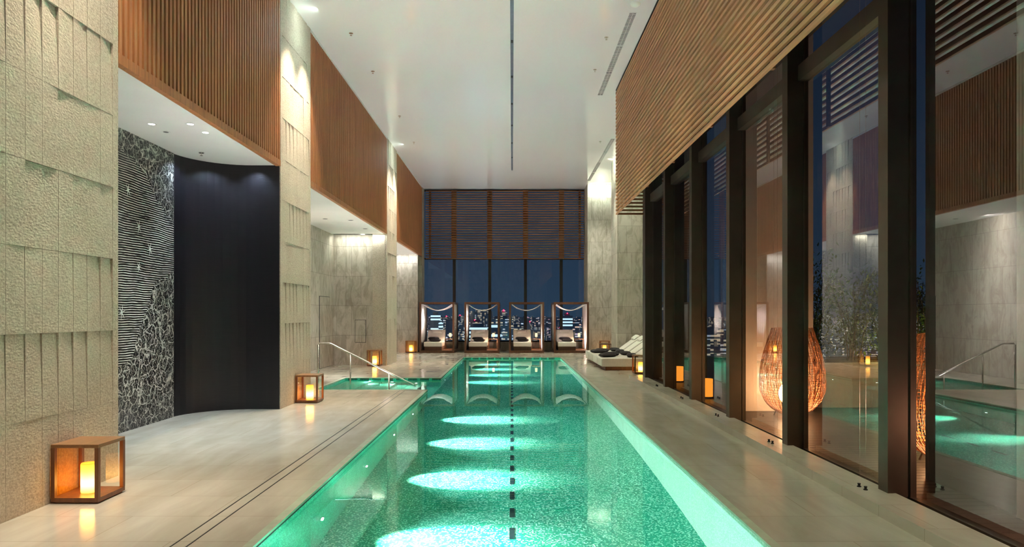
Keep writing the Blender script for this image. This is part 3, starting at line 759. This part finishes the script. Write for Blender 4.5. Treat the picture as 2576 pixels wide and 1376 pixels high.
def make_lounger():
    t = empty('double_daybed'); L_, w = 1.85, 2.1
    box(.12, L_ - .1, .06, w - .06, 0, .10).build('base', M['wood_dk'] if False else M['wood_lan'], t)
    box(0, 1.25, 0, w / 2 - .008, .10, .345).build('mattress', M['fabric'], t, bevel=.03)
    box(0, 1.25, w / 2 + .008, w, .10, .345).build('mattress', M['fabric'], t, bevel=.03)
    box(1.2, L_, 0.01, w - .01, .10, .24).build('rear_platform', M['fabric'], t, bevel=.01)
    for y in (0, w / 2):
        mx = Matrix.Translation((1.12, y, .30)) @ Matrix.Rotation(R(-36), 4, 'Y')
        m = MB(); m.box(0, .78, .10, w / 2 - .10, 0, .09, mx); m.build('backrest', M['fabric'], t, bevel=.02)
        hp = cushion(.24, .55, .12, M['fabric'], 'head_pillow'); hp.parent = t; hp.location = (1.66, y + w / 4, .76); hp.rotation_euler = (0, R(-36), 0)
    return t
lo0 = make_lounger()
for i, (y, lab) in enumerate(((19.37, 'near'), (21.49, 'far'))):
    t = lo0 if i == 0 else copy_tree(lo0); t.location = (2.54, y, 0)
    tag(t, 'cream double daybed with raised backrests by the right wall, %s' % ('nearer the camera' if i == 0 else 'nearer the cabanas'), 'daybed', 'double daybeds on the right deck')
    for k, (x, yy, a) in enumerate(((.25, .55, 20), (.45, 1.15, -10), (.93, .45, 84), (.93, 1.55, 92))):
        c = c10.copy(); COL.objects.link(c); c.location = (2.54 + x, y + yy, .347); c.rotation_euler = (0, 0, R(a))
        tag(c, 'dark cushion on the %s double daybed, %s' % (lab, ('at its foot, front one', 'at its foot, rear one', 'against its nearer backrest', 'against its farther backrest')[k]), 'cushion', 'dark cushions on the double daybeds')
s = copy_tree(tab0); s.location = (3.32, 24.3, 0); s.scale = (1, 1, 1.25); tag(s, 'slender dark side table behind the double daybeds', 'side table')

# ------------------------------------------------------------------ terrace outside the glass
td = struct(box(3.5, 14, -3, 26, -.12, -.02).build('floor_terrace', M['deckwood']))
m = MB(); y = -3
while y < 26: m.box(3.5, 14, y, y + .006, -.0199, -.0189); y += .12
m.build('board_joints', M['slot'], td)
struct(box(3.9, 5.03, 11.4, 11.7, -.02, 7.0).build('wall_terrace_pale', M['pale']))
struct(boxes((4.07, 6.0, 5.45, 6.72, -.02, 7.0)).build('wall_terrace_dark', M['darkwall']))
struct(boxes((4.02, 6.0, 5.25, 5.44, -.02, 7.0)).build('wall_terrace_near', M['pale']))
lamp('POINT', 'terrace_uplight', (4.3, 4.6, .5), 25, (1, .5, .32), rad=.1)
pt = empty('planter', (6.6, 12.2, -.02))
box(-1.45, 3, -.4, .4, 0, .78).build('box', M['planter'], pt, bevel=.01); box(-1.4, 2.95, -.36, .36, .781, .79).build('soil', M['soil'], pt)
tag(pt, 'long pale planter on the terrace behind the window glass', 'planter')
def shrub(x, y, h, r, seed, label):
    rnd = random.Random(seed); t = empty('terrace_shrub', (x, y, .77)); m = MB(); lf = MB()
    for s in range(9):
        a = rnd.random() * 6.28; px, py, pz = rnd.uniform(-.15, .15), rnd.uniform(-.1, .1), 0; pts = []
        hh = h * rnd.uniform(.7, 1)
        for k in range(7):
            f = k / 6; pts.append((px + math.cos(a) * r * .8 * f * f, py + math.sin(a) * r * .6 * f * f, hh * f))
        m.tube(pts, [.012 * (1 - .7 * k / 6) for k in range(7)], 5)
        for q in range(260):
            f = rnd.uniform(.12, 1); c = Vector((px + math.cos(a) * r * .8 * f * f, py + math.sin(a) * r * .6 * f * f, hh * f)) + Vector([rnd.gauss(0, .13) for _ in range(3)])
            d = Vector((rnd.gauss(0, 1), rnd.gauss(0, 1), rnd.gauss(0, .6))).normalized(); u = d.cross(Vector((0, 0, 1))).normalized()
            l, w = rnd.uniform(.06, .11), rnd.uniform(.012, .022)
            lf.quad(tuple(c), tuple(c + d * l * .5 + u * w), tuple(c + d * l), tuple(c + d * l * .5 - u * w))
    m.build('stem', M['bark'], t); lf.build('foliage', M['leaf'], t); tag(t, label, 'shrub', 'shrubs in the terrace planter')
shrub(5.35, 12.2, 1.9, .4, 1, 'dark leafy shrub at the left end of the terrace planter')
shrub(6.05, 12.2, 1.75, .5, 2, 'second leafy shrub in the terrace planter')
shrub(6.65, 12.2, 1.6, .5, 3, 'dense shrub lit from below in the terrace planter')
shrub(7.4, 12.2, 1.7, .5, 4, 'rightmost shrub of the terrace planter')
lamp('POINT', 'planter_light', (6.6, 11.72, 1.0), 24, (1, .8, .3), rad=.04)
def make_egg():
    t = empty('wicker_lamp'); H = 1.34; rnd = random.Random(5)
    prof = [(0, .20), (.05, .31), (.13, .41), (.25, .475), (.36, .49), (.5, .48), (.65, .445), (.8, .39), (.92, .335), (1, .30)]
    def rad(f):
        for (a, ra), (b, rb) in zip(prof, prof[1:]):
            if a <= f <= b:
                u = (f - a) / (b - a); return ra + (rb - ra) * u
        return prof[-1][1]
    m = MB()
    for k in range(150):
        a0 = 2 * math.pi * k / 150; ph = rnd.random() * 6; tw = rnd.uniform(-.13, .13)
        m.tube([((rad(i / 20) + .006 * math.sin(ph + i)) * math.cos(a0 + tw * i / 20 + .03 * math.sin(ph + i * .8)), (rad(i / 20) + .006 * math.sin(ph + i)) * math.sin(a0 + tw * i / 20 + .03 * math.sin(ph + i * .8)), .06 + H * i / 20) for i in range(21)], .0036, 4, False)
    for i in range(36):
        f = i / 35; r = rad(f)
        m.tube([(r * math.cos(2 * math.pi * k / 28), r * math.sin(2 * math.pi * k / 28), .06 + H * f + .008 * math.sin(k * 2 + i)) for k in range(29)], .0028, 4, False)
    m.build('wicker_shade', M['wicker'], t)
    for k in range(3):
        a = 2.1 * k + .5; g = MB(); g.tube([(.24 * math.cos(a), .24 * math.sin(a), .08), (.27 * math.cos(a), .27 * math.sin(a), 0)], .011, 6); g.build('foot', M['bark'], t)
    g = MB(); n = 14; g.lathe([(.20 * math.sin(math.pi * i / n), .36 - .20 * math.cos(math.pi * i / n)) for i in range(n + 1)], seg=24); g.build('globe', M['globe'], t, smooth=True)
    return t
eg = make_egg()
for i, (x, y, lab) in enumerate(((4.43, 10.8, 'tall egg shaped wicker floor lamp glowing on the terrace in front of the pale wall'), (4.76, 7.45, 'egg shaped wicker lamp seen only as a narrow strip behind the nearest window post'))):
    t = eg if i == 0 else copy_tree(eg); t.location = (x, y, -.02); tag(t, lab, 'floor lamp', 'wicker egg lamps on the terrace')
def make_jar():
    t = empty('candle_jar'); m = MB(); m.lathe([(0, .0), (.11, .0), (.11, .34), (.105, .34)], seg=20); m.build('jar', M['orange'], t, smooth=False)
    m = MB(); m.tube([(0, 0, -.03), (0, 0, 0)], .13, 16); m.build('base', M['bark'], t); return t
j0 = make_jar(); j1 = copy_tree(j0)
for t, x, y, lab in ((j0, 3.77, 13.2, 'glowing orange candle jar on the terrace floor, the larger and nearer one'), (j1, 3.98, 16.3, 'smaller glowing orange candle jar farther back on the terrace')):
    t.location = (x, y, .01); tag(t, lab, 'candle jar', 'orange candle jars on the terrace')

# ------------------------------------------------------------------ city
rnd = random.Random(21)
def tower(x, y, w, d, top, kind, label, red=False):
    m = box(-w / 2, w / 2, -d / 2, d / 2, -260 - top, 0) if False else boxes((-w / 2, w / 2, -d / 2, d / 2, -top - 240, 0), (-w / 4, w / 4, -d / 4, d / 4, 0, 3))
    t = m.build('office_tower', M['city_' + kind]); t.location = (x, y, top)
    tag(t, label, 'office tower', 'city towers beyond the far window')
    if red:
        g = MB(); s = y * .0008 * (red if red is not True else 1)
        g.lathe([(s * math.sin(math.pi * i / 6), -s * math.cos(math.pi * i / 6)) for i in range(7)], (0, -d / 2, 3), 8); g.build('beacon', M['red'], t)
def px(x, y): return ((x - 1287) / 1717 * y)
def pz(v, y): return 1.6 + (790 - v) / 1717 * y
tower(px(1095, 860), 860, 11, 14, pz(791, 860), 'stripe', 'narrow tower with bright white window bands behind the leftmost cabana')
tower(px(1108, 800), 800, 4, 14, pz(812, 800), 'stripe', 'slim lit tower next to the banded tower behind the leftmost cabana')
tower(px(1200, 700), 700, 26, 20, pz(822, 700), 'stripe', 'broad low office block with white window bands behind the second cabana')
tower(px(1243, 600), 600, 12, 14, pz(826, 600), 'stripe', 'office block with lit bands right of the broad one, behind the second cabana')
tower(px(1266, 1000), 1000, 12, 14, pz(786, 1000), 'grid', 'dark tower with large red beacon between the second and third cabana', 1.6)
tower(px(1425, 900), 900, 14, 14, pz(794, 900), 'stripe', 'tower with a few white bands behind the rightmost cabana', True)
tower(px(1210, 1200), 1200, 40, 20, pz(783, 1200), 'grid', 'wide dark tower behind the second cabana')
for i in range(48):
    y = rnd.uniform(700, 3200); x = px(rnd.uniform(1060, 1490), y); top = pz(rnd.uniform(800, 838) if y < 1500 else rnd.uniform(795, 812), y)
    tower(x, y, rnd.uniform(12, 30), 20, top, rnd.choice(('grid', 'grid', 'far')), 'distant city tower with scattered lit windows beyond the far window', rnd.random() < .35)
for i in range(36):
    y = rnd.uniform(500, 2400); x = px(rnd.uniform(1640, 2620), y); top = pz(rnd.uniform(790, 850), y)
    m = boxes((-14, 14, -10, 10, -top - 240, 0)); t = m.build('office_tower', M['city_grid']); t.location = (x, y, top)
    tag(t, 'distant city tower with lit windows beyond the terrace', 'office tower', 'city towers beyond the terrace')
m = MB()
for i in range(2600):
    y = rnd.uniform(3400, 8200); x = px(rnd.uniform(1000, 2700), y); top = pz(rnd.uniform(794, 804) , y) - rnd.uniform(0, 60)
    w = rnd.uniform(8, 22); m.box(x - w, x + w, y - w, y + w, -240, top)
o = m.build('city_blocks', M['city_far']); tag(o, 'carpet of small distant city lights below the night sky', 'city', kind='stuff')
